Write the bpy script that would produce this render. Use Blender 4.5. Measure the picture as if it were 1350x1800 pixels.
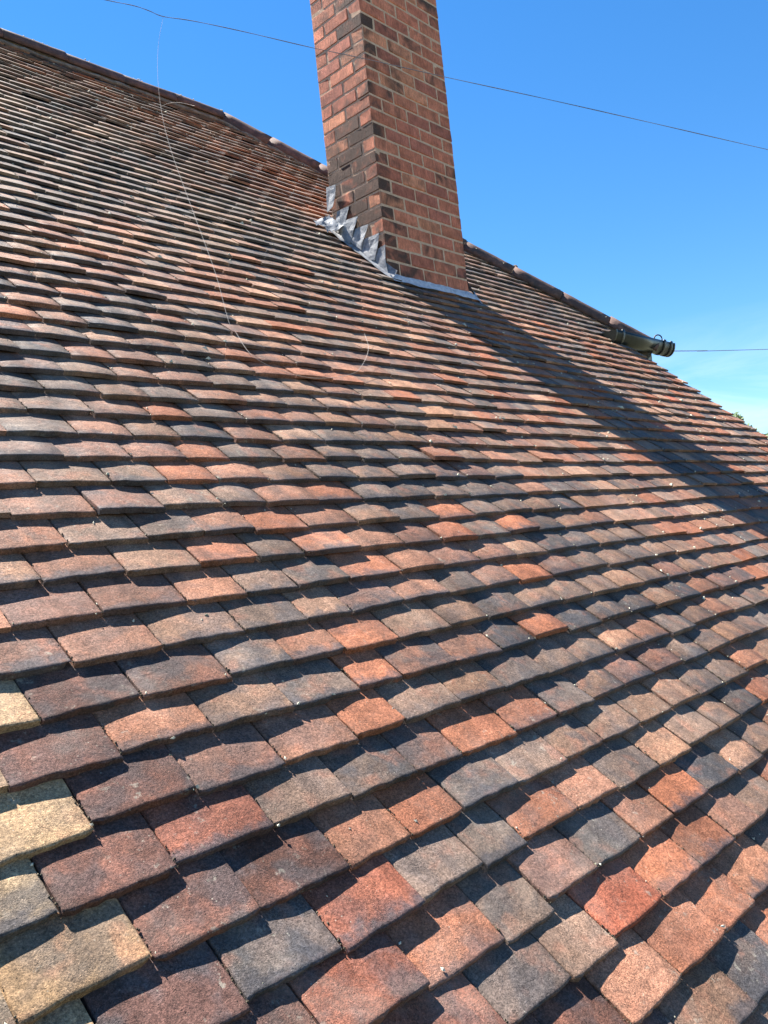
import bpy, bmesh, math, random
from mathutils import Vector, Matrix, noise

# ------------------------------------------------------------------ scene, camera, light
for o in list(bpy.data.objects):
    bpy.data.objects.remove(o)
scene = bpy.context.scene
col = scene.collection
random.seed(11)

ZOFF = 7.2                                     # ground is z = 0
CAM = Vector((-3.48959, -3.06373, -3.05880 + ZOFF))
RIGHT = Vector((0.685911, -0.720060, -0.105074))
UP = Vector((0.041717, -0.105248, 0.993571))
FWD = Vector((0.726489, 0.685884, 0.042152))
FPX = 1469.0                                   # focal length in pixels of a 1350 x 1800 picture
cd = bpy.data.cameras.new('camera')
cam = bpy.data.objects.new('camera', cd)
col.objects.link(cam)
cd.sensor_fit = 'VERTICAL'
cd.sensor_height = 36.0
cd.sensor_width = 27.0
cd.lens = 36.0 * FPX / 1800.0
cd.clip_start = 0.02
cd.clip_end = 6000
mw = Matrix((RIGHT, UP, -FWD)).transposed().to_4x4()
mw.translation = CAM
cam.matrix_world = mw
scene.camera = cam

SUN_EL = math.radians(58.0)
SUN_AZ = math.radians(-7.7)                    # from +Y (up the roof) towards +X
to_sun = Vector((math.sin(SUN_AZ) * math.cos(SUN_EL), math.cos(SUN_AZ) * math.cos(SUN_EL), math.sin(SUN_EL)))
sl = bpy.data.lights.new('sun', 'SUN')
sl.energy = 5.0
sl.angle = math.radians(0.53)
sl.color = (1.0, 0.945, 0.88)
sun = bpy.data.objects.new('sun', sl)
col.objects.link(sun)
sun.location = (0, 0, 30)
sun.rotation_euler = to_sun.to_track_quat('Z', 'Y').to_euler()

world = bpy.data.worlds.new('World')
scene.world = world
world.use_nodes = True
wn = world.node_tree
for n_ in list(wn.nodes):
    wn.nodes.remove(n_)
w_out = wn.nodes.new('ShaderNodeOutputWorld')
w_bg = wn.nodes.new('ShaderNodeBackground')
w_sky = wn.nodes.new('ShaderNodeTexSky')
w_sky.sky_type = 'NISHITA'
w_sky.sun_disc = False
w_sky.sun_elevation = SUN_EL
w_sky.sun_rotation = SUN_AZ
w_sky.altitude = 50
w_sky.air_density = 1.0
w_sky.dust_density = 0.0
w_sky.ozone_density = 5.0
w_bg.inputs['Strength'].default_value = 0.05
# thin high cloud, laid out in the sky by direction
tc = wn.nodes.new('ShaderNodeTexCoord')
mp = wn.nodes.new('ShaderNodeMapping')
mp.inputs['Scale'].default_value = (2.2, 2.2, 11.0)
nz = wn.nodes.new('ShaderNodeTexNoise')
nz.inputs['Scale'].default_value = 1.7
nz.inputs['Detail'].default_value = 7
nz.inputs['Roughness'].default_value = 0.62
nz.inputs['Distortion'].default_value = 0.6
cr = wn.nodes.new('ShaderNodeValToRGB')
cr.color_ramp.elements[0].position = 0.42
cr.color_ramp.elements[0].color = (0, 0, 0, 1)
cr.color_ramp.elements[1].position = 0.72
cr.color_ramp.elements[1].color = (1, 1, 1, 1)
sep = wn.nodes.new('ShaderNodeSeparateXYZ')
mr = wn.nodes.new('ShaderNodeMapRange')       # cloud only low in the sky
mr.inputs['From Min'].default_value = 0.22
mr.inputs['From Max'].default_value = 0.06
mr.inputs['To Min'].default_value = 0.0
mr.inputs['To Max'].default_value = 0.55
mul = wn.nodes.new('ShaderNodeMath')
mul.operation = 'MULTIPLY'
mixc = wn.nodes.new('ShaderNodeMix')
mixc.data_type = 'RGBA'
L = wn.links.new
L(tc.outputs['Generated'], mp.inputs['Vector'])
L(mp.outputs['Vector'], nz.inputs['Vector'])
L(nz.outputs['Fac'], cr.inputs['Fac'])
L(tc.outputs['Generated'], sep.inputs['Vector'])
L(sep.outputs['Z'], mr.inputs['Value'])
L(cr.outputs['Color'], mul.inputs[0])
L(mr.outputs['Result'], mul.inputs[1])
L(mul.outputs['Value'], mixc.inputs['Factor'])
w_hs = wn.nodes.new('ShaderNodeHueSaturation')
w_hs.inputs['Saturation'].default_value = 1.25
w_hs.inputs['Value'].default_value = 1.08
L(w_sky.outputs['Color'], w_hs.inputs['Color'])
L(w_hs.outputs['Color'], mixc.inputs['A'])
mixc.inputs['B'].default_value = (7.5, 7.8, 8.2, 1)
L(mixc.outputs['Result'], w_bg.inputs['Color'])
L(w_bg.outputs['Background'], w_out.inputs['Surface'])

vs = scene.view_settings
vs.view_transform = 'Standard'
vs.look = 'None'
vs.gamma = 1.0
vs.use_curve_mapping = False
vs.exposure = 2.05

# ------------------------------------------------------------------ helpers
def tag(o, label=None, cat=None, group=None, kind=None):
    if label: o['label'] = label
    if cat: o['category'] = cat
    if group: o['group'] = group
    if kind: o['kind'] = kind
    return o

def link(name, me, mat=None, parent=None, smooth=False):
    if mat is not None and not me.materials:
        me.materials.append(mat)
    o = bpy.data.objects.new(name, me)
    col.objects.link(o)
    if parent is not None:
        o.parent = parent
    if smooth:
        for p in me.polygons:
            p.use_smooth = True
    return o

def mesh(name, verts, faces):
    me = bpy.data.meshes.new(name)
    me.from_pydata([tuple(v) for v in verts], [], faces)
    me.update()
    return me

class MB:
    """collects vertices and faces of ONE piece"""
    def __init__(self):
        self.v = []
        self.f = []
    def add(self, verts, faces):
        b = len(self.v)
        self.v += [Vector(p) for p in verts]
        self.f += [tuple(i + b for i in q) for q in faces]
    def box(self, a, b):
        x0, y0, z0 = a
        x1, y1, z1 = b
        self.add([(x0, y0, z0), (x1, y0, z0), (x1, y1, z0), (x0, y1, z0), (x0, y0, z1), (x1, y0, z1), (x1, y1, z1), (x0, y1, z1)],
                 [(0, 3, 2, 1), (4, 5, 6, 7), (0, 1, 5, 4), (1, 2, 6, 5), (2, 3, 7, 6), (3, 0, 4, 7)])
    def tube(self, pts, r, n=8, cap=True):
        pts = [Vector(p) for p in pts]
        rs = r if isinstance(r, (list, tuple)) else [r] * len(pts)
        vs_, fs = [], []
        ref = Vector((0, 0, 1))
        for i, p in enumerate(pts):
            d = (pts[min(i + 1, len(pts) - 1)] - pts[max(i - 1, 0)]).normalized()
            a = d.cross(ref)
            if a.length < .05:
                a = d.cross(Vector((0, 1, 0)))
            a.normalize()
            b = d.cross(a)
            for k in range(n):
                t = 2 * math.pi * k / n
                vs_.append(p + (a * math.cos(t) + b * math.sin(t)) * rs[i])
        for i in range(len(pts) - 1):
            for k in range(n):
                k2 = (k + 1) % n
                fs.append((i * n + k, i * n + k2, (i + 1) * n + k2, (i + 1) * n + k))
        if cap:
            fs.append(tuple(range(n)))
            fs.append(tuple(range((len(pts) - 1) * n, len(pts) * n))[::-1])
        self.add(vs_, fs)
    def build(self, name, mat, parent=None, smooth=False):
        return link(name, mesh(name, self.v, self.f), mat, parent, smooth)

def spline(pts, n=8):
    """Catmull-Rom through pts"""
    pts = [Vector(p) for p in pts]
    P = [pts[0] * 2 - pts[1]] + pts + [pts[-1] * 2 - pts[-2]]
    out = []
    for i in range(1, len(P) - 2):
        for k in range(n):
            t = k / n
            a, b, c, d = P[i - 1], P[i], P[i + 1], P[i + 2]
            out.append(.5 * ((2 * b) + (c - a) * t + (2 * a - 5 * b + 4 * c - d) * t * t + (3 * b - a - 3 * c + d) * t ** 3))
    out.append(pts[-1])
    return out

def px_ray(px, py):
    return FWD + RIGHT * ((px - 675) / FPX) - UP * ((py - 900) / FPX)

def px_at(px, py, depth):
    return CAM + px_ray(px, py) * depth

def project(P):
    v = P - CAM
    d = v.dot(FWD)
    if d < .05:
        return None
    return (675 + FPX * v.dot(RIGHT) / d, 900 - FPX * v.dot(UP) / d)

# roof surface: x along the courses, s up the slope (0 at the chimney's front), h out of the slope
PITCH = 0.7418685
NRM = Vector((0, -math.sin(PITCH), math.cos(PITCH)))
UPS = Vector((0, math.cos(PITCH), math.sin(PITCH)))
BASE = Vector((0, 0, -1.5663154 + ZOFF))
XAX = Vector((1, 0, 0))
def sag(s):
    d = max(min(s, 4.0), -6.0) + 2.0
    return 0.005354 * d * d - 0.0004286 * d ** 3
def wave(x, s):
    return (noise.noise(Vector((x * .9, s * 1.1, 3.3))) * .008 + noise.noise(Vector((x * 2.6, s * 2.2, 8.1))) * .004)
def S(x, s, h=0.0):
    return BASE + XAX * x + UPS * s + NRM * (sag(s) + h)
def on_roof(px, py, h=0.0):
    d = px_ray(px, py)
    w = h
    for _ in range(12):
        t = (BASE + NRM * w - CAM).dot(NRM) / d.dot(NRM)
        P = CAM + d * t
        s = (P - BASE).dot(UPS)
        w = .5 * w + .5 * (sag(s) + h)
    return P.x, s

GAUGE = 0.0981398
S0 = -2.3998836
S_RIDGE = 2.93
X_RIDGE = 0.60
def hip_x(s):
    return X_RIDGE + (S_RIDGE - s) / 1.356
VERGE_X = 2.42
S_EAVE = -0.13                                 # eave of the house body, right of the long slope
CH_W, CH_D, CH_H = 0.7458, 0.4100, 0.080495    # chimney width, depth, brick course

# ------------------------------------------------------------------ materials
class N:
    def __init__(self, name):
        self.m = bpy.data.materials.new(name)
        self.m.use_nodes = True
        self.t = self.m.node_tree
        self.b = self.t.nodes['Principled BSDF']
        self.geo = self.t.nodes.new('ShaderNodeNewGeometry')
    def new(self, k):
        return self.t.nodes.new(k)
    def link(self, a, b):
        self.t.links.new(a, b)
    def pos(self):
        return self.geo.outputs['Position']
    def noise(self, vec, scale, detail=4, rough=.55, dist=0.0):
        n = self.new('ShaderNodeTexNoise')
        n.inputs['Scale'].default_value = scale
        n.inputs['Detail'].default_value = detail
        n.inputs['Roughness'].default_value = rough
        n.inputs['Distortion'].default_value = dist
        self.link(vec, n.inputs['Vector'])
        return n.outputs['Fac']
    def voro(self, vec, scale):
        n = self.new('ShaderNodeTexVoronoi')
        n.inputs['Scale'].default_value = scale
        self.link(vec, n.inputs['Vector'])
        return n
    def ramp(self, fac, a, b, lo=0.0, hi=1.0):
        n = self.new('ShaderNodeMapRange')
        n.interpolation_type = 'SMOOTHSTEP'
        n.inputs['From Min'].default_value = a
        n.inputs['From Max'].default_value = b
        n.inputs['To Min'].default_value = lo
        n.inputs['To Max'].default_value = hi
        self.link(fac, n.inputs['Value'])
        return n.outputs['Result']
    def val(self, sock, v):
        if isinstance(v, (int, float)):
            sock.default_value = v
        elif isinstance(v, tuple):
            sock.default_value = v if len(v) == 4 else (*v, 1)
        else:
            self.link(v, sock)
    def math(self, op, a, b=0.0, c=None):
        n = self.new('ShaderNodeMath')
        n.operation = op
        self.val(n.inputs[0], a)
        self.val(n.inputs[1], b)
        if c is not None:
            self.val(n.inputs[2], c)
        return n.outputs[0]
    def mix(self, fac, a, b, mode='MIX'):
        n = self.new('ShaderNodeMix')
        n.data_type = 'RGBA'
        n.blend_type = mode
        self.val(n.inputs['Factor'], fac)
        self.val(n.inputs['A'], a)
        self.val(n.inputs['B'], b)
        return n.outputs['Result']
    def gain(self, colr, fac):
        """colour times a value"""
        n = self.new('ShaderNodeVectorMath')
        n.operation = 'SCALE'
        if isinstance(colr, tuple):
            n.inputs[0].default_value = colr[:3]
        else:
            self.link(colr, n.inputs[0])
        self.val(n.inputs['Scale'], fac)
        return n.outputs[0]
    def bump(self, height, strength, dist, normal=None):
        n = self.new('ShaderNodeBump')
        n.inputs['Strength'].default_value = strength
        n.inputs['Distance'].default_value = dist
        self.link(height, n.inputs['Height'])
        if normal is not None:
            self.link(normal, n.inputs['Normal'])
        return n.outputs['Normal']
    def done(self, colr, rough=.8, spec=.35, normal=None, metal=0.0):
        self.val(self.b.inputs['Base Color'], colr)
        self.val(self.b.inputs['Roughness'], rough)
        self.val(self.b.inputs['Specular IOR Level'], spec)
        self.b.inputs['Metallic'].default_value = metal
        if normal is not None:
            self.link(normal, self.b.inputs['Normal'])
        return self.m

def tile_material(name, from_object):
    g = N(name)
    if from_object:
        oi = g.new('ShaderNodeObjectInfo')
        tint, amt = oi.outputs['Color'], oi.outputs['Alpha']
    else:
        at = g.new('ShaderNodeAttribute')
        at.attribute_name = 'tint'
        tint, amt = at.outputs['Color'], at.outputs['Alpha']
    tsep = g.new('ShaderNodeSeparateColor')
    g.link(tint, tsep.inputs[0])
    off = g.new('ShaderNodeVectorMath')
    off.operation = 'ADD'
    cmb = g.new('ShaderNodeCombineXYZ')
    k = g.math('MULTIPLY', amt, 173.0)
    g.link(k, cmb.inputs[0])
    g.link(g.math('MULTIPLY', amt, 71.0), cmb.inputs[2])
    g.link(g.pos(), off.inputs[0])
    g.link(cmb.outputs[0], off.inputs[1])
    v = off.outputs[0]
    big = g.noise(v, 13, 3, .5, .4)
    mid = g.noise(v, 48, 4, .6)
    fine = g.noise(v, 230, 5, .75)
    grain = g.noise(v, 620, 2, .6)
    # kiln-dark, smoky areas on each tile
    dark = g.math('MULTIPLY', g.ramp(g.math('ADD', big, g.math('MULTIPLY', mid, .35)), .56, .80), g.math('MULTIPLY', amt, 1.15))
    c = g.gain(tint, g.ramp(mid, .25, .75, .78, 1.22))
    c = g.mix(dark, c, (.060, .058, .060))
    # warm clay showing through
    warm = g.math('MULTIPLY', g.ramp(g.noise(v, 21, 3, .5, .3), .50, .70), .55)
    c = g.mix(warm, c, g.mix(.5, tint, (.34, .13, .075)))
    # sanded, gritty facing: light and dark grains
    c = g.gain(c, g.ramp(fine, .30, .70, .52, 1.52))
    c = g.gain(c, g.ramp(grain, .3, .7, .74, 1.26))
    # pits
    vo = g.voro(v, 210)
    pit = g.math('MULTIPLY', g.ramp(vo.outputs['Distance'], .22, .10), g.ramp(g.noise(v, 60, 2), .52, .62))
    c = g.mix(g.math('MULTIPLY', pit, .7), c, (.022, .018, .016))
    # tiny pale lichen specks and broad grey bloom
    vo2 = g.voro(v, 95)
    speck = g.math('MULTIPLY', g.ramp(vo2.outputs['Distance'], .13, .07), g.ramp(g.noise(v, 17, 2), .55, .63))
    c = g.mix(g.math('MULTIPLY', speck, .55), c, (.42, .39, .31))
    bloom = g.math('MULTIPLY', g.ramp(g.noise(g.pos(), 4.2, 5, .62, .5), .50, .74), .30)
    c = g.mix(bloom, c, (.27, .245, .205))
    pale = g.math('MULTIPLY', g.ramp(g.noise(v, 19, 4, .6, .3), .60, .70), g.ramp(tsep.outputs[1], .21, .27))
    c = g.mix(g.math('MULTIPLY', pale, .32), c, (.55, .52, .45))
    if from_object:      # soot-dark band along the weathered lower edge of many tiles
        oc = g.new('ShaderNodeTexCoord')
        osep = g.new('ShaderNodeSeparateXYZ')
        g.link(oc.outputs['Object'], osep.inputs[0])
        yy = g.math('SUBTRACT', osep.outputs[1], g.math('MULTIPLY', g.noise(v, 26, 3, .6, .4), .085))
        band = g.math('MULTIPLY', g.ramp(yy, -.012, -.040), g.ramp(oi.outputs['Random'], .35, .75, .0, .75))
        c = g.mix(band, c, g.gain((.060, .058, .062), g.ramp(fine, .3, .7, .6, 1.5)))
    grit = g.noise(v, 430, 3, .85)
    worn = g.ramp(g.noise(v, 15, 3, .55, .4), .38, .62, .35, 1.0)      # smoother where the sanding has worn off
    grc = g.new('ShaderNodeMapRange')
    g.link(grit, grc.inputs['Value'])
    grc.inputs['From Min'].default_value = .32
    grc.inputs['From Max'].default_value = .68
    g.link(g.math('SUBTRACT', 1.0, g.math('MULTIPLY', worn, .46)), grc.inputs['To Min'])
    g.link(g.math('ADD', 1.0, g.math('MULTIPLY', worn, .46)), grc.inputs['To Max'])
    c = g.gain(c, grc.outputs['Result'])
    crust = g.math('MULTIPLY', g.ramp(g.noise(v, 44, 6, .72, .2), .60, .66), g.ramp(g.noise(g.pos(), 2.6, 3), .46, .60))
    c = g.mix(g.math('MULTIPLY', crust, .5), c, (.33, .31, .245))
    streak = g.new('ShaderNodeMapping')
    streak.inputs['Scale'].default_value = (7, 1.3, 1.3)
    g.link(g.pos(), streak.inputs['Vector'])
    c = g.gain(c, g.ramp(g.noise(streak.outputs[0], 1.4, 5, .6, .6), .32, .68, .74, 1.20))
    hgt = g.math('ADD', g.math('MULTIPLY', fine, .5), g.math('MULTIPLY', grit, .8))
    hgt = g.math('MULTIPLY', hgt, worn)
    hgt = g.math('SUBTRACT', hgt, g.math('MULTIPLY', pit, .6))
    hgt = g.math('ADD', hgt, g.math('MULTIPLY', mid, .8))
    nrm = g.bump(hgt, .9, .0028)
    return g.done(c, g.ramp(mid, .3, .7, .66, .86), .18, nrm)

M_TILE = tile_material('clay_tile', True)
M_TILES = tile_material('clay_tile_mass', False)

def brick_material():
    g = N('brick')
    oi = g.new('ShaderNodeObjectInfo')
    v = g.new('ShaderNodeVectorMath')
    v.operation = 'ADD'
    cmb = g.new('ShaderNodeCombineXYZ')
    g.link(g.math('MULTIPLY', oi.outputs['Random'], 91.0), cmb.inputs[1])
    g.link(g.pos(), v.inputs[0])
    g.link(cmb.outputs[0], v.inputs[1])
    v = v.outputs[0]
    # wire-cut drag marks: stretched along z
    mpn = g.new('ShaderNodeMapping')
    mpn.inputs['Scale'].default_value = (1, 1, .22)
    g.link(v, mpn.inputs['Vector'])
    drag = g.noise(mpn.outputs[0], 130, 4, .65)
    big = g.noise(v, 16, 3, .5, .4)
    fine = g.noise(v, 330, 4, .7)
    c = g.gain(oi.outputs['Color'], g.ramp(big, .25, .75, .78, 1.24))
    c = g.gain(c, g.ramp(drag, .3, .7, .78, 1.2))
    c = g.gain(c, g.ramp(fine, .3, .7, .8, 1.2))
    soot = g.math('MULTIPLY', g.ramp(g.math('ADD', g.noise(v, 9, 3, .55, .5), g.math('MULTIPLY', oi.outputs['Alpha'], .55)), .62, 1.0), .93)
    c = g.mix(soot, c, g.mix(g.ramp(fine, .3, .7), (.024, .019, .016), (.10, .072, .055)))
    h = g.math('ADD', g.math('MULTIPLY', drag, 1.0), g.math('MULTIPLY', fine, .5))
    return g.done(c, .9, .25, g.bump(h, .9, .0060))
M_BRICK = brick_material()

def mottled(name, c1, c2, scale=30, rough=.85, spec=.3, bump=.4, bdist=.003, metal=0.0, c3=None, s3=9, coords=None):
    g = N(name)
    v = g.pos()
    a = g.noise(v, scale, 5, .62, .3)
    f = g.noise(v, scale * 7, 3, .6)
    c = g.mix(g.ramp(a, .35, .68), c1, c2)
    c = g.gain(c, g.ramp(f, .3, .7, .82, 1.18))
    if c3 is not None:
        c = g.mix(g.ramp(g.noise(v, s3, 4, .6, .3), .56, .7), c, c3)
    h = g.math('ADD', a, g.math('MULTIPLY', f, .4))
    return g.done(c, rough, spec, g.bump(h, bump, bdist), metal)

M_MORTAR = mottled('mortar', (.52, .345, .225), (.64, .44, .30), 40, .95, .2, .6, .004)
M_BEDDING = mottled('ridge_bedding', (.15, .125, .10), (.26, .225, .175), 25, .95, .2, .9, .012)
M_LEAD = mottled('lead', (.18, .198, .22), (.31, .328, .345), 22, .55, .4, .5, .007, 0.0, (.40, .405, .405), 11)
M_SOAKER = mottled('lead_soaker', (.12, .13, .15), (.22, .235, .255), 22, .55, .45, .45, .006)
M_APRON = mottled('lead_apron', (.42, .41, .44), (.62, .60, .61), 36, .7, .3, .6, .006, 0.0, (.26, .27, .30), 16)
M_HIP = mottled('hip_clay', (.075, .046, .038), (.15, .085, .065), 18, .8, .35, .5, .004, 0.0, (.05, .045, .043), 6)
M_GUTTER = mottled('gutter_plastic', (.013, .017, .014), (.022, .026, .021), 20, .28, .5, .08, .002)
M_GUTTER_IN = mottled('gutter_clip', (.006, .007, .007), (.012, .013, .012), 20, .4, .5, .08, .002)
M_SOFFIT = mottled('soffit_paint', (.30, .37, .42), (.36, .43, .48), 10, .6, .3, .1, .002)
M_DECK = mottled('roof_felt', (.02, .018, .017), (.035, .03, .028), 12, .95, .2, .3, .004)
M_WALL = mottled('house_brick_wall', (.24, .105, .07), (.33, .16, .11), 9, .9, .25, .5, .004)
M_IRON = mottled('iron', (.025, .025, .028), (.06, .05, .045), 40, .6, .5, .2, .001)
M_CABLE = mottled('cable_sheath', (.13, .125, .13), (.19, .18, .18), 60, .5, .5, .1, .001)
M_STRING = mottled('string', (.34, .30, .27), (.46, .42, .37), 200, .8, .3, .2, .001)
M_FLECK = mottled('lichen_fleck', (.42, .40, .31), (.66, .62, .48), 260, .9, .2, .4, .001, 0.0, (.30, .32, .17), 90)
M_GRIT = mottled('moss_grit', (.030, .026, .020), (.085, .070, .048), 240, .95, .2, .4, .001, 0.0, (.20, .18, .13), 150)
M_GRASS = mottled('lawn', (.07, .075, .045), (.12, .115, .075), 3, .9, .2, .6, .05)
M_BARK = mottled('bark', (.05, .038, .028), (.10, .08, .06), 20, .9, .2, .8, .01)

def leaf_material():
    g = N('leaf')
    c = g.mix(g.ramp(g.noise(g.pos(), 1.6, 3), .35, .65), (.045, .085, .022), (.10, .15, .04))
    m = g.done(c, .6, .35)
    return m
M_LEAF = leaf_material()

# ------------------------------------------------------------------ ground
gv = []
gm = mesh('ground', [(-3000, -3000, 0), (3000, -3000, 0), (3000, 3000, 0), (-3000, 3000, 0)], [(0, 1, 2, 3)])
tag(link('ground', gm, M_GRASS), 'flat grass ground around the house', 'ground', kind='structure')

# ------------------------------------------------------------------ the house
house = bpy.data.objects.new('house', None)
col.objects.link(house)
house.empty_display_size = .5
tag(house, 'house with weathered brown clay plain-tile roof and tall red brick chimney', 'house')

X_LEFT = -5.0
S_LOW = S0 - 15 * GAUGE - .02

# walls (below the frame)
mb = MB()
yl, yv = S(0, S_LOW + .22).y, S(0, S_EAVE + .12).y
zl, zv = S(0, S_LOW + .22, -.14).z, S(0, S_EAVE + .12, -.14).z
yr = S(0, S_RIDGE).y
yb = 2 * yr - yv
xl, xr, xm = X_LEFT + .1, VERGE_X - .1, hip_x(S_EAVE) - .30
mb.add([(xl, yl, -.3), (xr, yl, -.3), (xr, yv, -.3), (xl, yv, -.3), (xl, yl, zl), (xr, yl, zl), (xr, yv, zv), (xl, yv, zv)],
       [(0, 3, 2, 1), (4, 5, 6, 7), (0, 1, 5, 4), (1, 2, 6, 5), (2, 3, 7, 6), (3, 0, 4, 7)])
mb.box((xl, yv + .004, -.3), (xm, yb, zv - .02))
mb.build('wall', M_WALL, house)

# roof deck under the tiles, front slope and the slopes behind the hip and ridge
mb = MB()
def strip(x0, x1f, sa, sb, n, h):
    vs_ = []
    for i in range(n + 1):
        s = sa + (sb - sa) * i / n
        vs_ += [S(x0, s, h), S(x1f(s), s, h)]
    mb.add(vs_, [(2 * i, 2 * i + 1, 2 * i + 3, 2 * i + 2) for i in range(n)])
strip(X_LEFT, lambda s: VERGE_X - .04, S_LOW + .02, S_EAVE, 16, -.055)
strip(X_LEFT, lambda s: min(hip_x(s), 9) - .02, S_EAVE, S_RIDGE, 16, -.055)
roof = mb.build('roof', M_DECK, house)
A = S(hip_x(S_EAVE), S_EAVE, -.03)
R1 = S(X_RIDGE, S_RIDGE, -.03)
A2 = Vector((A.x, 2 * yr - A.y, A.z))
hs = link('hip_slope', mesh('hip_slope', [A, A2, R1], [(0, 1, 2)]), M_HIP, house)
RL = S(X_LEFT, S_RIDGE, -.03)
BL = Vector((X_LEFT, A2.y, A2.z))
rs = link('rear_slope', mesh('rear_slope', [R1, A2, BL, RL], [(0, 1, 2, 3)]), M_HIP, house)

# ---- roof tiles
T_TH, T_STEP, T_LEN, GAP = .0120, .0127, .20, .0018
DELTA = math.atan(T_STEP / GAUGE)
TILE_Y = UPS * math.cos(DELTA) - NRM * math.sin(DELTA)
TILE_Z = NRM * math.cos(DELTA) + UPS * math.sin(DELTA)

def tile_shape(nx, ys, seed, rough):
    """one plain tile: width 1 along x (centred), y up the slope from its front edge, z out of its face"""
    rnd = random.Random(seed)
    camb = rnd.uniform(.0008, .0024) if rough == 1.0 else rnd.uniform(.0002, .0016)
    skew = rnd.uniform(-.0012, .0012)
    def fr(t):
        return noise.noise(Vector((t * 3.1, seed * 7.7, 1.0))) * .0022 + rough * noise.noise(Vector((t * 11, seed * 3.3, 4.0))) * .0034
    if nx > 6:
        inner = [-.5 + (i / (nx - 3)) for i in range(nx - 2)]
        xs = sorted(set([-.5, -.482] + [x for x in inner if abs(x) < .48] + [.482, .5]))
    else:
        xs = [-.5 + i / (nx - 1) for i in range(nx)]
    chips = [rnd.uniform(0, 1) * rough for _ in range(2)]
    V, F = [], []
    m = len(xs)
    for j, y in enumerate(ys):
        for x in xs:
            z = camb * (1 - (2 * x) ** 2) - camb * .6 + skew * 2 * x
            yy = y
            edge = abs(x) > .49
            if rough:
                z += noise.noise(Vector((x * 4.5, y * 28, seed * 5.1))) * .0011
                if edge:
                    z -= .0016 + .0014 * max(0, noise.noise(Vector((y * 60, seed, 9 * x))))
            if j == 0:
                yy += fr(x)
                z -= .0016 if rough else .0008
                for side, ch in ((-.5, chips[0]), (.5, chips[1])):
                    dd = abs(x - side)
                    if dd < .05:
                        yy += (ch ** 3) * .020 * (1 - dd / .05)
            V.append((x * (1 - .012 * rough * max(0, noise.noise(Vector((y * 40, seed * 2.2, x))))), yy, z))
    n = len(ys)
    for j in range(n - 1):
        for i in range(m - 1):
            F.append((j * m + i, j * m + i + 1, (j + 1) * m + i + 1, (j + 1) * m + i))
    b = len(V)
    for i, x in enumerate(xs):                 # lower front edge
        tz = T_TH + noise.noise(Vector((x * 5, seed * 1.7, 6))) * .0012
        V.append((x * .995, V[i][1] + .0008 + rough * .0006, V[i][2] - tz))
    for i in range(m - 1):
        F.append((b + i, b + i + 1, i + 1, i))
    e = len(V)                                 # lower back corners
    V += [(-.5, ys[-1], -T_TH), (.5, ys[-1], -T_TH)]
    F.append(tuple([b] + [j * m for j in range(n)] + [e]))
    F.append(tuple([b + m - 1, e + 1] + [j * m + m - 1 for j in range(n - 1, -1, -1)]))
    F.append(tuple([e, e + 1] + [b + i for i in range(m - 1, -1, -1)]))
    return V, F

TILE_W = .16
HI = []
for k in range(10):
    V, F = tile_shape(14, [0, .0022, .007, .018, .034, .052, .070, .088, .108, .15, T_LEN], k + 1, 1.0)
    me = mesh('roof_tile', [(x * TILE_W, y, z) for x, y, z in V], F)
    me.materials.append(M_TILE)
    for p in me.polygons:
        p.use_smooth = abs(p.normal.z) > .8
    HI.append(me)
MIDM = []
for k in range(10):
    V, F = tile_shape(5, [0, .006, .055, .11, T_LEN], k + 31, 0.5)
    me = mesh('roof_tile', [(x * TILE_W, y, z) for x, y, z in V], F)
    me.materials.append(M_TILE)
    for p in me.polygons:
        p.use_smooth = abs(p.normal.z) > .8
    MIDM.append(me)
LOW = [tile_shape(5, [0, .06, T_LEN], k + 61, 0.0) for k in range(10)]

# palette: clay colours seen on this roof (albedo) and how smoky the tile is
PAL = {
    'o': ((.300, .150, .090), .20), 'r': ((.195, .090, .062), .40), 'R': ((.400, .150, .090), .10), 's': ((.265, .165, .115), .25),
    't': ((.250, .175, .122), .22), 'k': ((.200, .150, .112), .40), 'g': ((.165, .138, .114), .50), 'd': ((.112, .101, .091), .60),
    'q': ((.180, .122, .098), .45), 'p': ((.100, .062, .052), .45), 'y': ((.420, .330, .215), .42), 'w': ((.300, .220, .160), .15),
}
FAR = 'ooosssstttkkkkggggddqqqw'
CODES = {   # row: (x of the first tile's middle, colours along the course)
    0: (-2.95, 'qskgtqsg'), 1: (-3.05, 'ypqgsotkd'), 2: (-3.13, 'ypskgoqsdo'), 3: (-3.05, 'ypqsokkdgk'), 4: (-3.13, 'yprgdqoodk'),
    5: (-3.06, 'yppsodgkktt'), 6: (-3.14, 'ypdrggosgtk'), 7: (-2.90, 'progqdso'), 8: (-2.65, 'rdkRoosk'), 9: (-2.32, 'soosg'), 10: (-2.2, 'kdos'),
    -1: (-3.02, 'sqqskgos'), -2: (-2.98, 'kskogqs'), -3: (-3.05, 'ksgdsosk'), -4: (-3.0, 'sksqgso'), -5: (-3.02, 'tskgost'),
}
MEAS = {0: [-2.87, -2.707], 1: [-2.962, -2.797], 2: [-3.043, -2.879, -2.716, -2.549, -2.382],
        3: [-2.967, -2.803, -2.636, -2.471, -2.341, -2.177, -2.023, -1.855], 4: [-3.052, -2.892, -2.724, -2.563, -2.408, -2.281, -2.106, -1.946],
        5: [-2.979, -2.821, -2.653, -2.512, -2.377, -2.216, -2.045, -1.891, -1.722, -1.557, -1.401],
        6: [-2.903, -2.744, -2.581, -2.427, -2.309, -2.131, -1.982, -1.807, -1.65, -1.477], 7: [-2.664, -2.495, -2.367, -2.211, -2.045],
        8: [-2.307, -2.13, -1.971, -1.809], 9: [-2.245, -2.07]}
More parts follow.
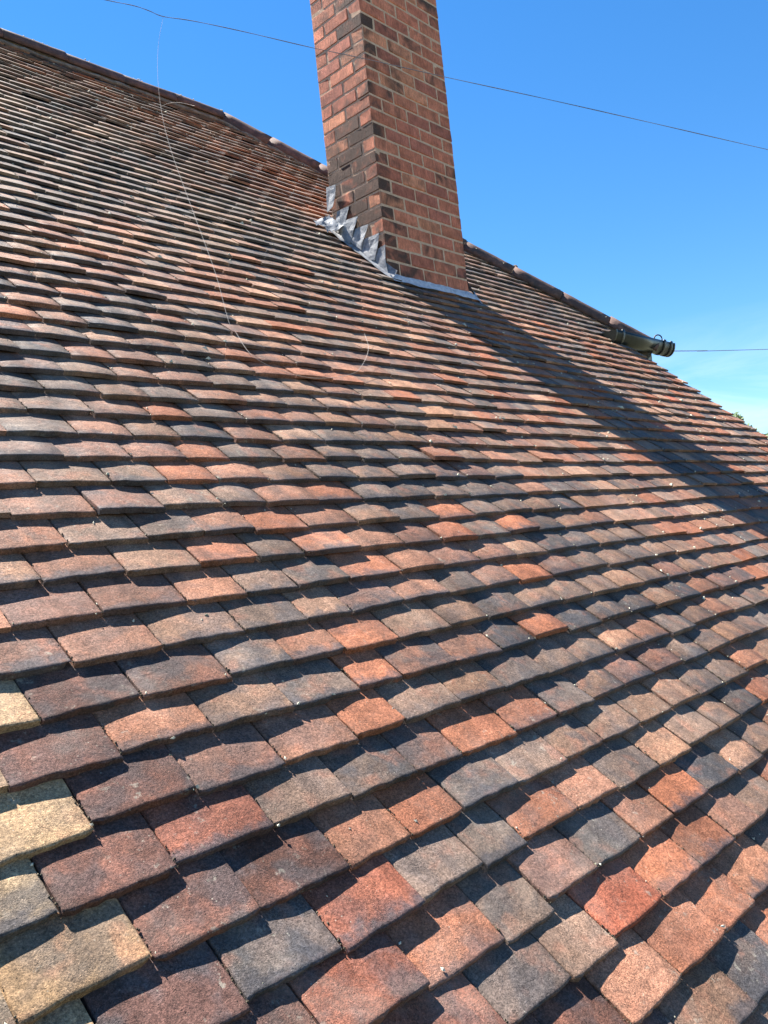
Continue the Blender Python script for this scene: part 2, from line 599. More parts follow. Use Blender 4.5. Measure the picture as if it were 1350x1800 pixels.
EVEN = [-3.052 - .162 * i for i in range(15, 0, -1)] + MEAS[4] + [-1.795, -1.640, -1.477] + [-1.477 + .1617 * i for i in range(1, 32)]
ODD = [-2.979 - .162 * i for i in range(15, 0, -1)] + MEAS[5] + [-1.401 + .1617 * i for i in range(1, 32)]

rnd = random.Random(5)
tiles = []          # (row, x0, x1, s, code)
for rr in range(15, -58, -1):
    s = S0 - rr * GAUGE
    if s > S_RIDGE - .02:
        break
    bj = EVEN if rr % 2 == 0 else ODD
    drift = -.008 * (max(-6, min(10, rr)) - (4 if rr % 2 == 0 else 5))
    js = [x + drift + rnd.uniform(-.004, .004) for x in bj]
    for m in MEAS.get(rr, []):
        i = min(range(len(js)), key=lambda i: abs(js[i] - m))
        js[i] = m
    xmax = VERGE_X + rnd.uniform(-.012, .012) if s < S_EAVE - .03 else hip_x(s + .05)
    for a, b in zip(js[:-1], js[1:]):
        if b - a < .05 or a > xmax - .03 or b < X_LEFT:
            continue
        if b > xmax - .05:
            b = xmax
        mx = .5 * (a + b)
        if -.02 < a and b < CH_W + .02 and .08 < s < CH_D / math.cos(PITCH) - .16:
            continue
        code = None
        if rr in CODES:
            x0, cs = CODES[rr]
            i = round((mx - x0) / .1617)
            if rr in MEAS:
                i = len([j for j in js if x0 < j <= mx]) if mx > x0 - .07 else -1
            if 0 <= i < len(cs):
                code = cs[i]
            elif mx < x0:
                code = 'y' if rr in (2, 3, 4, 5, 6) else 'p'
        if code is None:
            # smoky and warm tiles come in loose drifts, as on the roof
            f = noise.noise(Vector((mx * .8, s * .7, 17.0)))
            if s > -.2:
                code = rnd.choice('sstkkkkggggddqqt' + ('oo' if f > .2 else ''))
            else:
              code = rnd.choice(FAR if abs(f) < .15 else (FAR + 'ooossstw' if f > 0 else FAR + 'kggdddgq'))
        tiles.append([rr, a + GAP / 2, b - GAP / 2, s, code])

def nearest_tile(px, py):
    x, s = on_roof(px, py)
    return min(tiles, key=lambda t: abs(.5 * (t[1] + t[2]) - x) + abs(t[3] + .04 - s) * 1.5)
nearest_tile(1188, 700)[4] = 'R'
nearest_tile(1150, 745)[4] = 'R'
for p in ((205, 492), (185, 380), (580, 965), (975, 745), (170, 605), (345, 800)):
    nearest_tile(*p)[4] = 'o'

def shown(t):
    q = [project(S(x, s)) for x, s in ((t[1], t[3]), (t[2], t[3]), (t[2], t[3] + GAUGE), (t[1], t[3] + GAUGE))]
    if any(p is None for p in q):
        return 0
    cx, cy = sum(p[0] for p in q) / 4, sum(p[1] for p in q) / 4
    if not (-60 < cx < 1410 and -10 < cy < 1860):
        return 0
    ar = 0
    for i in range(4):
        ar += q[i][0] * q[(i + 1) % 4][1] - q[(i + 1) % 4][0] * q[i][1]
    inside = sum(0 <= p[0] <= 1350 and 0 <= p[1] <= 1800 for p in q)
    return abs(ar) * (.3 + .7 * inside / 4)
order = sorted(range(len(tiles)), key=lambda i: -shown(tiles[i]))
single = set(order[:300])
near = set(order[:110])

SV, SF, SC = [], [], []
rt = random.Random(77)
for i, (rr, a, b, s, code) in enumerate(tiles):
    w = b - a
    mx = .5 * (a + b)
    (cr_, cg_, cb_), sm = PAL[code]
    j = rt.uniform(.80, 1.22)
    hue = rt.uniform(-.06, .06)
    j *= (.74 if code in 'oR' else .81 if code in 'sr' else .88)
    kr, kg, kb = (.90, .76, .63) if code == 'y' else (1.20, .925, .80) if code in 'orRspqw' else (1.18, .945, .83)
    if s > -.2 and code != 'R':
        kr, kg, kb = 1.04, .955, .91           # greyer tint higher up, put in to offset red bounce light on shaded fronts
    tint = (cr_ * j * (1 + hue) * kr, cg_ * j * kg, cb_ * j * (1 - hue) * kb, max(.03, min(1, sm + rt.uniform(-.22, .22))))
    lift = abs(rt.gauss(0, .0020)) + (rt.uniform(.002, .006) if rt.random() < .07 else 0)
    roll = rt.gauss(0, .012)
    yaw = rt.gauss(0, .009)
    ds = rt.gauss(0, .0032)
    if rr == 7 and abs(mx + 2.43) < .07:
        ds -= .012                              # the slipped tile that hangs low
    org = S(mx, s + ds, wave(mx, s) + lift)
    ax = (XAX + NRM * roll + UPS * yaw).normalized()
    ay = (TILE_Y - ax * TILE_Y.dot(ax) - NRM * lift * 8)
    ay = (ay - ax * ay.dot(ax)).normalized()
    az = ax.cross(ay)
    if i in single:
        me = rt.choice(HI if i in near else MIDM)
        o = bpy.data.objects.new('roof_tile', me)
        col.objects.link(o)
        o.parent = roof
        mtx = Matrix((ax * (w / TILE_W), ay, az)).transposed().to_4x4()
        mtx.translation = org
        o.matrix_world = mtx
        o.color = tint
    else:
        V, F = LOW[rt.randrange(10)]
        base = len(SV)
        cut = s > S_EAVE - .03
        for x, y, z in V:
            P = org + ax * (x * w) + ay * y + az * z
            if cut:
                sl_ = (P - BASE).dot(UPS)
                hx = hip_x(sl_) - .012
                if P.x > hx:
                    P = Vector((hx, P.y, P.z))
                if sl_ > S_RIDGE - .01:
                    P = P - UPS * (sl_ - S_RIDGE + .01)
            SV.append(P)
            SC.append(tint)
        SF += [tuple(q + base for q in f) for f in F]
me = mesh('roof_tiles', SV, SF)
att = me.color_attributes.new('tint', 'FLOAT_COLOR', 'POINT')
for i, c in enumerate(SC):
    att.data[i].color = c
o = link('roof_tiles', me, M_TILES, roof)
for p in me.polygons:
    p.use_smooth = False
tag(o, 'courses of smaller, farther clay tiles up the slope', kind='stuff')

# ---- ridge and hip tiles, bedding
def half_round(name, p0, p1, up, r, th, mat, parent, seed):
    rr_ = random.Random(seed)
    d = (p1 - p0).normalized()
    side = d.cross(up).normalized()
    up = side.cross(d).normalized()
    mb = MB()
    L_ = (p1 - p0).length
    ns, na = 5, 12
    V, F = [], []
    for layer in (0, 1):
        R_ = r - layer * th
        for i in range(ns + 1):
            c = p0 + d * (L_ * i / ns)
            for k in range(na + 1):
                a = math.radians(-4) + math.radians(188) * k / na
                w_ = 1 + .030 * noise.noise(Vector((i * 1.3, k * .5, seed * 3.1)))
                V.append(c + (side * math.cos(a) + up * math.sin(a) * .92) * R_ * w_)
    W_ = na + 1
    n1 = (ns + 1) * W_
    for i in range(ns):
        for k in range(na):
            q = (i * W_ + k, i * W_ + k + 1, (i + 1) * W_ + k + 1, (i + 1) * W_ + k)
            F.append(q)
            F.append(tuple(n1 + t for t in q[::-1]))
    for k in range(na):
        F.append((k + 1, k, n1 + k, n1 + k + 1))
        e = ns * W_
        F.append((e + k, e + k + 1, n1 + e + k + 1, n1 + e + k))
    for i in range(ns):
        F.append((i * W_, (i + 1) * W_, n1 + (i + 1) * W_, n1 + i * W_))
        F.append(((i + 1) * W_ + na, i * W_ + na, n1 + i * W_ + na, n1 + (i + 1) * W_ + na))
    mb.add(V, F)
    o = mb.build(name, mat, parent, True)
    for p in o.data.polygons:
        if abs(p.normal.dot(d)) > .5:
            p.use_smooth = False
    return o

R_HIP = .112
hip_a = S(X_RIDGE, S_RIDGE, -.048)
hip_b = S(hip_x(S_EAVE - .09), S_EAVE - .09, -.048)
hd = (hip_b - hip_a).normalized()
hl = (hip_b - hip_a).length
npc = round(hl / .42)
for i in range(npc):
    a = hip_a + hd * (hl * i / npc + .001)
    b = hip_a + hd * (hl * (i + 1) / npc - .001)
    jit = Vector((0, 0, random.uniform(-.005, .005)))
    half_round('hip_tile', a + jit, b + jit * .4, Vector((0, 0, 1)), R_HIP * random.uniform(.97, 1.03), .014, M_HIP, roof, i + 1)
nr = 13
for i in range(nr):
    xa = X_RIDGE - .03 - (X_RIDGE - X_LEFT) * (i + 1) / nr
    xb = X_RIDGE - .03 - (X_RIDGE - X_LEFT) * i / nr
    a = S(xa + .001, S_RIDGE, -.045 + random.uniform(-.004, .004))
    b = S(xb - .001, S_RIDGE, -.045 + random.uniform(-.004, .004))
    half_round('ridge_tile', a, b, Vector((0, 0, 1)), R_HIP * random.uniform(.97, 1.03), .014, M_HIP, roof, i + 40)
# lumpy mortar bedding under them
def bedding(p0, p1, off, seed):
    mb = MB()
    n = max(8, int((p1 - p0).length / .05))
    pts, rr_ = [], []
    for i in range(n + 1):
        p = p0.lerp(p1, i / n) + off
        p = p + NRM * .008 * noise.noise(Vector((i * .6, seed, 0)))
        pts.append(p)
        rr_.append(.016 + .008 * noise.noise(Vector((i * .45, seed, 5))))
    mb.tube(pts, rr_, 8)
    return mb.build('mortar_bedding', M_BEDDING, roof, True)
bedding(S(X_LEFT, S_RIDGE - .10, -.004), S(X_RIDGE, S_RIDGE - .10, -.004), Vector((0, 0, 0)), 1)
bedding(S(X_RIDGE - .075, S_RIDGE - .06, -.006), S(hip_x(S_EAVE - .08) - .085, S_EAVE - .08, -.006), Vector((0, 0, 0)), 2)

def lump(c, r, seed):
    bm = bmesh.new()
    bmesh.ops.create_icosphere(bm, subdivisions=2, radius=r)
    for v in bm.verts:
        v.co *= 1 + .45 * noise.noise(v.co * (1.6 / r) + Vector((seed, seed * 2, 0)))
        v.co.z *= .55
        v.co += c
    me = bpy.data.meshes.new('mortar_lump')
    bm.to_mesh(me)
    bm.free()
    link('mortar_lump', me, M_BEDDING, roof, False)
for i in range(1, npc):
    for q in range(2):
        lump(hip_a + hd * (hl * i / npc + random.uniform(-.03, .03)) + Vector((random.uniform(-.07, .03), random.uniform(-.05, .0), R_HIP * random.uniform(.55, .78))), random.uniform(.014, .030), i * 2 + q)
for a, b in ((hip_a, hip_b - hd * .02), (S(X_LEFT + .02, S_RIDGE, -.045), S(X_RIDGE, S_RIDGE, -.045))):
    mb = MB()
    mb.tube([a, b], R_HIP - .022, 14)
    mb.build('mortar_core', M_BEDDING, roof, True)
# hip iron: scrolled strap at the foot of the hip
mb = MB()
c0 = hip_b + Vector((0, 0, R_HIP * .92 + .002))
cc = c0 + hd * .075 + Vector((0, 0, .055))
hd_h = Vector((hd.x, hd.y, 0)).normalized()
pts = [c0 - hd * .16, c0 - hd * .03, c0 + hd * .03]
for k in range(11):
    t = math.radians(-75 + 27 * k)
    pts.append(cc + (hd_h * math.cos(t) + Vector((0, 0, 1)) * math.sin(t)) * (.036 - .0008 * k))
mb.tube(spline(pts, 3), .0055, 8)
mb.build('hip_iron', M_IRON, roof, True)

# ---- chimney
core = MB()
K_TOP, K_BOT = -10, 24
ins = .0065
ztop = -K_TOP * CH_H + ZOFF
core.box((ins, ins, -K_BOT * CH_H + ZOFF), (CH_W - ins, CH_D - ins, ztop))
chimney = core.build('chimney', M_MORTAR, house)

def brick_mesh(lx, ly, lz, seed):
    bm = bmesh.new()
    bmesh.ops.create_cube(bm, size=1.0)
    for v in bm.verts:
        v.co = Vector((v.co.x * lx, v.co.y * ly, v.co.z * lz))
    bmesh.ops.bevel(bm, geom=bm.edges[:], offset=.005, segments=1, affect='EDGES')
    for v in bm.verts:
        v.co += Vector((noise.noise(v.co * 23 + Vector((seed, 0, 0))), noise.noise(v.co * 23 + Vector((0, seed, 0))), noise.noise(v.co * 23 + Vector((0, 0, seed))))) * .0042
    me = bpy.data.meshes.new('brick')
    bm.to_mesh(me)
    bm.free()
    me.materials.append(M_BRICK)
    return me
BR = {}
J = .0078
mF, mS = CH_W / 3.5, CH_D / 2.0
tF, tS = mF / 2, mS / 2
rb = random.Random(21)
BCOL = [(.55, .190, .108), (.51, .172, .100), (.58, .210, .120), (.47, .156, .094), (.56, .200, .114), (.58, .235, .128), (.42, .144, .092), (.53, .182, .104)]
def brick(x0, x1, y0, y1, k, soot, colr=None):
    lx, ly = round(x1 - x0 - J, 3), round(y1 - y0 - J, 3)
    key = (lx, ly)
    if key not in BR:
        BR[key] = [brick_mesh(lx, ly, CH_H - J, q + len(BR)) for q in range(4)]
    o = bpy.data.objects.new('brick', rb.choice(BR[key]))
    col.objects.link(o)
    o.parent = chimney
    cx, cy = (x0 + x1) / 2, (y0 + y1) / 2
    o.location = (cx + rb.uniform(-.0012, .0012), cy + rb.uniform(-.0012, .0012), -(k + .5) * CH_H + ZOFF + rb.uniform(-.0012, .0012))
    o.rotation_euler = (rb.uniform(-.006, .006), rb.uniform(-.006, .006), rb.uniform(-.006, .006))
    c = colr or rb.choice(BCOL)
    jj = rb.uniform(.85, 1.15)
    o.color = (c[0] * jj, c[1] * jj, c[2] * jj, soot)
    return o
def soot_for(place, k):
    if place == 'corner':
        return rb.choice((.3, .5, .7, .9)) if k < 8 else rb.choice((.8, .95, 1.0, .6))
    if place == 'left':
        return rb.choice((0, .1, .2, .45)) if k < 7 else rb.choice((.3, .6, .9)) if k < 10 else rb.choice((.75, .9, 1.0))
    if place == 'right':
        return rb.choice((.1, .3, .55))
    return rb.choice((0, 0, .05, .1, .2, .4)) if k < 15 else rb.choice((.1, .25, .4, .55))
o_ = .0
for k in range(K_TOP, 22):
    e = .0
    if k % 2 == 0:      # header at the front-left corner on the front face, stretchers on the left face
        brick(0, tF, 0, mS, k, soot_for('corner', k))
        brick(0, tF, mS, 2 * mS, k, soot_for('left', k))
        for i in range(3):
            brick(tF + i * mF, tF + (i + 1) * mF, 0, tS, k, soot_for('right' if i == 2 else 'front', k))
        brick(CH_W - tF, CH_W, tS, tS + mS, k, .2)
        brick(CH_W - tF, CH_W, tS + mS, 2 * mS, k, .2)
        for i in range(2):
            brick(tF + i * mF + .25 * mF, tF + (i + 1) * mF + .25 * mF, 2 * mS - tS, 2 * mS, k, .2)
    else:
        for i in range(3):
            brick(i * mF, (i + 1) * mF, 0, tS, k, soot_for('corner', k) * .6 if i == 0 else soot_for('front', k))
        brick(CH_W - tF, CH_W, 0, mS, k, soot_for('right', k))
        brick(CH_W - tF, CH_W, mS, 2 * mS, k, .2)
        brick(0, tF, tS, tS + mS, k, soot_for('left', k))
        brick(0, mF, 2 * mS - tS, 2 * mS, k, soot_for('left', k))
        for i in range(2):
            brick(mF + i * mF, mF + (i + 1) * mF, 2 * mS - tS, 2 * mS, k, .2)
# chimney head above the frame: flaunching
mb = MB()
mb.box((-.03, -.03, ztop + .001), (CH_W + .03, CH_D + .03, ztop + .07))
mb.build('chimney_cap', M_MORTAR, chimney)

# lead soakers: stepped flashing up the left side of the stack
def sheet(poly, thick, bend, name='flashing', mat=M_LEAD, parent=None):
    """poly: (y, z) corners on the stack's left face; a dressed lead sheet standing off it"""
    mb = MB()
    n = len(poly)
    cy, cz = sum(p[0] for p in poly) / n, sum(p[1] for p in poly) / n
    ring = []
    for f in (1.0, .66, .33):
        for i in range(n):
            for t in (0, .5):
                a, b = poly[i], poly[(i + 1) % n]
                ring.append((cy + ((a[0] + (b[0] - a[0]) * t) - cy) * f, cz + ((a[1] + (b[1] - a[1]) * t) - cz) * f))
    ring.append((cy, cz))
    m = 2 * n
    V, F = [], []
    for y, z in ring:
        V.append((-.006 - .045 * max(0, max(p[1] for p in poly) - z) - abs(bend) * (.5 + .8 * noise.noise(Vector((y * 22, z * 22, bend * 999)))), y, z + ZOFF))
    for lv in range(2):
        for i in range(m):
            F.append((lv * m + i, lv * m + (i + 1) % m, (lv + 1) * m + (i + 1) % m, (lv + 1) * m + i))
    for i in range(m):
        F.append((2 * m + i, 2 * m + (i + 1) % m, 3 * m))
    b0 = len(V)
    V += [(x + thick, y, z) for x, y, z in V[:m]]
    for i in range(m):
        F.append((b0 + i, b0 + (i + 1) % m, (i + 1) % m, i))
    mb.add(V, F)
    return mb.build(name, mat, parent, False)
polys = [
    [(.056, -1.373), (-.002, -1.366), (.004, -1.45), (-.006, -1.53), (.040, -1.50), (.085, -1.42)],
    [(.155, -1.285), (.033, -1.287), (.056, -1.373), (.085, -1.43), (.110, -1.42), (.180, -1.345), (.174, -1.305)],
    [(.231, -1.199), (.108, -1.211), (.143, -1.274), (.161, -1.300), (.177, -1.340), (.262, -1.265)],
    [(.306, -1.123), (.182, -1.139), (.222, -1.210), (.259, -1.275), (.345, -1.215)],
    [(.345, -1.050), (.246, -1.057), (.280, -1.126), (.300, -1.190), (.385, -1.16)],
    [(.415, -.880), (.334, -.893), (.345, -.955), (.371, -1.015), (.424, -1.03)],
]
for i, p in enumerate(polys):
    sheet(p, .002, .0035 + .0016 * (i % 4), parent=chimney)
# lead gutter run under the steps, lying on the tiles beside the stack
mb = MB()
V, F = [], []
n = 16
for i in range(n + 1):
    s = -.03 + .60 * i / n
    for j, (x, h) in enumerate(((-.003, .050), (-.006, .022), (-.018, .006), (-.034 - .012 * noise.noise(Vector((s * 9, 0, 0))), .003))):
        V.append(S(x, s, h + .006 * noise.noise(Vector((s * 14, j, 2)))))
for i in range(n):
    for j in range(3):
        F.append((i * 4 + j, i * 4 + j + 1, (i + 1) * 4 + j + 1, (i + 1) * 4 + j))
mb.add(V, F)
mb.build('side_soaker', M_SOAKER, chimney, True)
# crumpled lead at the back corner
mb = MB()
V, F = [], []
n = 9
for i in range(n):
    for j in range(n):
        u, v_ = i / (n - 1), j / (n - 1)
        x = -.012 - .115 * u
        s = .50 + .15 * v_ - .02 * u
        h = .014 + .055 * (1 - u) ** 2 + .030 * abs(noise.noise(Vector((u * 5, v_ * 4, 4.4)))) + .02 * noise.noise(Vector((u * 9, v_ * 9, 1.4)))
        V.append(S(x, s, h))
for i in range(n - 1):
    for j in range(n - 1):
        F.append((i * n + j, i * n + j + 1, (i + 1) * n + j + 1, (i + 1) * n + j))
mb.add(V, F)
mb.build('crumpled_flashing', M_LEAD, chimney, True)
# apron flashing across the front
mb = MB()
V, F = [], []
n = 26
prof = [(-.006, .080, .0), (-.010, .042, .0), (-.022, .006, .0), (-.070, -.045, .0), (-.118, -.092, .0)]
for i in range(n + 1):
    x = -.02 + (CH_W + .05) * i / n
    for j in range(6):
        wob = .004 * noise.noise(Vector((x * 16, j * .7, 1.2)))
        if j < 2:
            y, z = -.006 - wob * .4 - .003 * j, S(0, 0).z + .026 - .013 * j + wob
            V.append(Vector((max(-.012, min(CH_W + .012, x)), y, z)))
        else:
            s = (-.008, -.020, -.036, -.052 - .016 * noise.noise(Vector((x * 7, 3, 3))))[j - 2]
            V.append(S(x, s, (.016, .008, .006, .002)[j - 2] + wob))
for i in range(n):
    for j in range(5):
        F.append((i * 6 + j, (i + 1) * 6 + j, (i + 1) * 6 + j + 1, i * 6 + j + 1))
mb.add(V, F)
mb.build('apron_flashing', M_APRON, chimney, True)
# dressed ear of lead at the right-hand front corner
mb = MB()
V, F = [], []
n = 7
for i in range(n):
    for j in range(n):
        u, v_ = i / (n - 1), j / (n - 1)
        P = Vector((CH_W + .008 + .055 * u * (1 - .5 * v_) + .02 * (1 - v_) ** 2, .035 - .11 * (1 - v_), 0))
        zz = S(0, -.02 - .13 * (1 - v_)).z + .012 + .15 * v_ * (1 - .55 * u) + .014 * noise.noise(Vector((u * 4, v_ * 5, 7)))
        V.append((P.x, P.y, zz))
for i in range(n - 1):
    for j in range(n - 1):
        F.append((i * n + j, i * n + j + 1, (i + 1) * n + j + 1, (i + 1) * n + j))
mb.add(V, F)
mb.build('corner_flashing', M_LEAD, chimney, True)

# ---- gutter, fascia at the eave right of the long slope
gy = S(0, S_EAVE - .075).y
gz = S(0, S_EAVE - .075, .065).z
gx0, gx1 = 2.20, hip_x(S_EAVE) + .31
R_G = .066
def trough(x0, x1, r, th, a0=180, a1=360):
    mb = MB()
    V, F = [], []
    na = 14
    for x in (x0, x1):
        for lay in (r, r - th):
            for k in range(na + 1):
                a = math.radians(a0 + (a1 - a0) * k / na)
                V.append((x, gy + math.cos(a) * lay, gz + math.sin(a) * lay * 1.45))
    W_ = na + 1
    for k in range(na):
        F.append((k, k + 1, 2 * W_ + k + 1, 2 * W_ + k))
        F.append((W_ + k + 1, W_ + k, 3 * W_ + k, 3 * W_ + k + 1))
        F.append((k + 1, k, W_ + k, W_ + k + 1))
        F.append((2 * W_ + k, 2 * W_ + k + 1, 3 * W_ + k + 1, 3 * W_ + k))
    for e in (0, na):
        F.append((e, 2 * W_ + e, 3 * W_ + e, W_ + e))
    mb.add(V, F)
    return mb
gutter = trough(gx0, gx1, R_G, .003).build('gutter', M_GUTTER, house, True)
for x in (gx0 + .10, gx1 - .17, gx1 - .05):
    trough(x - .022, x + .022, R_G + .003, .004, 174, 366).build('gutter_clip', M_GUTTER_IN, gutter, True)
for x, sgn in ((gx0, -1), (gx1, 1)):
    mb = MB()
    na = 14
    V = [(x, gy, gz)] + [(x, gy + math.cos(math.radians(180 + 180 * k / na)) * (R_G + .004), gz + math.sin(math.radians(180 + 180 * k / na)) * (R_G * 1.45 + .004)) for k in range(na + 1)]
    V2 = [(x + sgn * .014, p[1], p[2]) for p in V]
    F = []
    for k in range(1, na + 1):
        F += [(0, k, k + 1), (na + 2, na + 2 + k + 1, na + 2 + k), (k, k + 1, na + 2 + k + 1, na + 2 + k)]
    F += [(0, 1, na + 3, na + 2), (na + 1, 0, na + 2, 2 * na + 3)]
    mb.add(V + V2, F)
    mb.build('gutter_stop_end', M_GUTTER, gutter)
mb = MB()
mb.box((VERGE_X + .03, gy + R_G + .006, gz - .20), (gx1 - .14, gy + R_G + .026, gz + .02))
mb.build('fascia', M_SOFFIT, house)
mb = MB()
mb.box((VERGE_X + .03, gy + R_G + .028, gz - .198), (gx1 - .142, gy + R_G + .30, gz - .18))
mb.build('soffit', M_SOFFIT, house)

# ------------------------------------------------------------------ wires and string
def wire_obj(name, pts, r, mat, label, cat, group=None, n=6):
    mb = MB()
    mb.tube(pts, r, n)
    return tag(mb.build(name, mat, None, True), label, cat, group)
A0 = px_at(-420, -130, 4.10)
way = [(-420, -130, 4.12), (60, -28, 4.10), (186, 0, 4.1), (235, 10, 4.1), (262, 19, 4.1), (287, 29, 4.1), (340, 37, 4.1), (430, 56, 4.1), (545, 83, 4.1), (640, 103, 4.11), (790, 137, 4.14), (960, 174, 4.2),
       (1150, 217, 4.28), (1350, 263, 4.38), (1900, 388, 4.65)]
mb = MB()
pl = spline([px_at(*p) for p in way], 6)
for ph in (0, math.pi):
    mb.tube([p + (UP * math.cos(i * .55 + ph) + RIGHT * math.sin(i * .55 + ph)) * .0009 for i, p in enumerate(pl)], .0013, 5)
tag(mb.build('overhead_wire', M_CABLE, None, True), 'thin twisted overhead wire crossing the sky in front of the brick chimney', 'wire')
wire_obj('telephone_wire', spline([px_at(1184, 617, 6.9), px_at(1240, 616.4, 8.2), px_at(1350, 614, 11.5), px_at(1700, 604, 30)], 6), .0042, M_CABLE,
         'dark straight wire running right from the black gutter end', 'wire')
pts = [px_at(287, 29, 4.1), px_at(279, 75, 4.05), px_at(277, 125, 3.95), px_at(283, 190, 3.82), px_at(300, 262, 3.62), px_at(338, 368, 3.32), px_at(378, 478, 3.05), px_at(402, 565, 2.88)]
for p in ((412, 592), (440, 632), (490, 658), (550, 672), (612, 666), (634, 648), (645, 618), (638, 590)):
    x, s = on_roof(*p)
    pts.append(S(x, s, .016 + wave(x, s)))
mb = MB()
mb.tube(spline(pts, 7), .0006, 5)
tail = [px_at(283, 189, 3.82), px_at(292, 183, 3.80), px_at(312, 180, 3.76), px_at(342, 186, 3.70)]
mb.tube(spline(tail, 6), .0007, 5)
tag(mb.build('dangling_string', M_STRING, None, True), 'thin pale string hanging from the overhead wire down onto the tiles', 'string')

# ------------------------------------------------------------------ flecks of lichen and seed cases on the tiles
mb = MB()
rf = random.Random(9)
cnt = 0
vis = [t for t in tiles if shown(t) > 8]
while cnt < 1500:
    t = rf.choice(vis)
    x = rf.choice((t[1], t[2])) + rf.gauss(0, .006) if rf.random() < .6 else rf.uniform(t[1], t[2])
    y = rf.uniform(.0, .085) if rf.random() < .6 else abs(rf.gauss(0, .006)) + .002
    P0 = S(x, t[3], wave(x, t[3]) + .0012) + TILE_Y * y
    d = (P0 - CAM).length
    r = rf.uniform(.0010, .0028) * (1.0 if d < 2 else min(1.6, d / 2.4)) * (2.2 if rf.random() < .08 else 1)
    if d < 2.2:
        r = min(r, .0034)
    st = rf.uniform(.8, 2.4)
    ang = rf.uniform(0, math.pi)
    u = (XAX * math.cos(ang) + TILE_Y * math.sin(ang))
    v_ = (TILE_Y * math.cos(ang) - XAX * math.sin(ang))
    V = [P0 + u * r * st, P0 + v_ * r * rf.uniform(.6, 1), P0 - u * r * st * rf.uniform(.6, 1), P0 - v_ * r, P0 + TILE_Z * r * rf.uniform(.9, 1.6) + u * r * rf.uniform(-.4, .4), P0 - TILE_Z * r * .6]
    mb.add(V, [(0, 1, 4), (1, 2, 4), (2, 3, 4), (3, 0, 4), (1, 0, 5), (2, 1, 5), (3, 2, 5), (0, 3, 5)])
    cnt += 1
for i in range(150):
    if i < 110:
        P0 = hip_a + hd * hl * (rf.uniform(.55, 1) if i < 80 else rf.random())
    else:
        P0 = S(rf.uniform(-1.4, X_RIDGE), S_RIDGE, -.045)
    ang = math.radians(rf.uniform(35, 120))
    sd = hd.cross(Vector((0, 0, 1))).normalized() if i < 110 else Vector((0, -1, 0))
    P0 = P0 + (sd * math.cos(ang) + Vector((0, 0, .92)) * math.sin(ang)) * (R_HIP + .001)
    r = rf.uniform(.003, .008)
    V = [P0 + Vector((r, 0, 0)), P0 + Vector((0, r, 0)), P0 - Vector((r, 0, 0)), P0 - Vector((0, r, 0)), P0 + Vector((0, 0, r * .8)), P0 - Vector((0, 0, r * .8))]
    mb.add(V, [(0, 1, 4), (1, 2, 4), (2, 3, 4), (3, 0, 4), (1, 0, 5), (2, 1, 5), (3, 2, 5), (0, 3, 5)])
tag(mb.build('lichen_flecks', M_FLECK), 'pale flecks of lichen and dry debris scattered over the roof tiles', 'debris', kind='stuff')

# dark crumbs of moss and grit packed in the joints of the nearer tiles
mb = MB()
close = [tiles[i] for i in order[:230]]
for q in range(2600):
    t = rf.choice(close)
    x = rf.choice((t[1] - GAP / 2, t[2] + GAP / 2)) + rf.gauss(0, .0018)
    P0 = S(x, t[3], wave(x, t[3]) - .0012) + TILE_Y * (rf.uniform(.004, .07) if rf.random() < .7 else rf.uniform(.0, .02))
    r = rf.uniform(.0008, .0022)
    V = [P0 + XAX * r, P0 + TILE_Y * r * rf.uniform(.8, 2), P0 - XAX * r, P0 - TILE_Y * r, P0 + TILE_Z * r * 1.4, P0 - TILE_Z * r]
    mb.add(V, [(0, 1, 4), (1, 2, 4), (2, 3, 4), (3, 0, 4), (1, 0, 5), (2, 1, 5), (3, 2, 5), (0, 3, 5)])
tag(mb.build('joint_grit', M_GRIT), 'dark crumbs of moss and grit packed in the joints between near tiles', 'grit', kind='stuff')

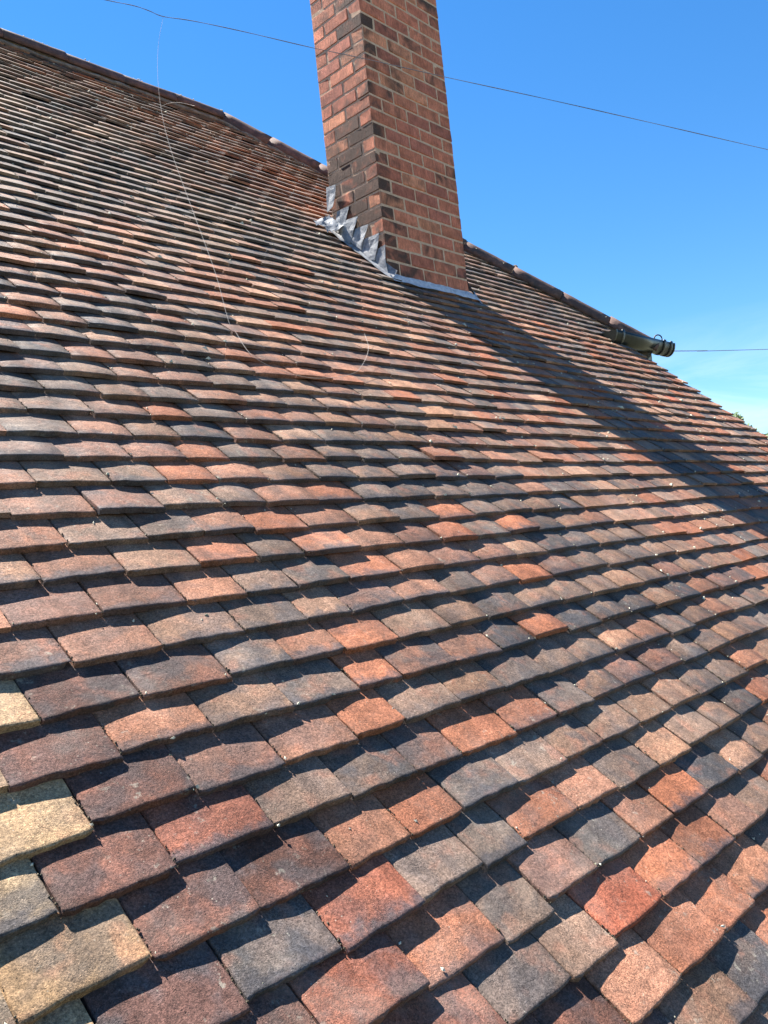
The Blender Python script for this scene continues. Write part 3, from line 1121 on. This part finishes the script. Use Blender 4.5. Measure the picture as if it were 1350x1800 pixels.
# ------------------------------------------------------------------ trees beyond the verge
def tree(name, px, py, dist, spread, label, seed, nleaf=9000, leaf=.055):
    rt_ = random.Random(seed)
    top = px_at(px, py, dist)
    H = top.z
    root = bpy.data.objects.new(name, None)
    col.objects.link(root)
    root.location = (top.x, top.y, 0)
    tag(root, label, 'tree', 'trees beyond the verge')
    mb = MB()
    mb.tube([(0, 0, -.1), (.04, .03, H * .25), (-.05, .05, H * .5), (.02, 0, H * .82)], [.16, .12, .085, .03], 8)
    for k in range(9):
        a = rt_.uniform(0, 6.28)
        z0 = H * rt_.uniform(.3, .7)
        l_ = spread * rt_.uniform(.5, .9)
        mb.tube([(0, 0, z0), (math.cos(a) * l_ * .5, math.sin(a) * l_ * .5, z0 + l_ * .35), (math.cos(a) * l_, math.sin(a) * l_, z0 + l_ * .55)], [.05, .03, .012], 6)
    mb.build('trunk', M_BARK, root, True)
    mb = MB()
    cl = []
    for k in range(46):
        a = rt_.uniform(0, 6.28)
        zz = rt_.uniform(.30, .95)
        rad = spread * math.sqrt(max(.02, 1 - ((zz - .58) / .42) ** 2)) * rt_.uniform(.35, 1)
        cl.append((Vector((math.cos(a) * rad, math.sin(a) * rad, H * zz)), rt_.uniform(.22, .42) * spread * .55))
    cl.append((Vector((0, 0, H - .22)), .18))
    for k in range(nleaf):
        c, r = rt_.choice(cl)
        d = Vector((rt_.gauss(0, 1), rt_.gauss(0, 1), rt_.gauss(0, .8))).normalized() * r * rt_.uniform(.5, 1.05)
        p = c + d
        if p.z > H + .02:
            continue
        u = Vector((rt_.gauss(0, 1), rt_.gauss(0, 1), rt_.gauss(0, 1))).normalized()
        w_ = u.orthogonal().normalized()
        l_ = leaf * rt_.uniform(.7, 1.4)
        mb.add([p - u * l_, p + w_ * l_ * .5, p + u * l_, p - w_ * l_ * .5], [(0, 1, 2, 3)])
    mb.build('crown', M_LEAF, root)
tree('leafy_tree', 1287, 721, 17.0, 1.25, 'small green treetop showing above the stepped right edge of the roof', 3)
tree('leafy_tree', 1349, 757, 22.0, 1.5, 'leafy treetop barely showing at the lower right edge of the roof', 8)
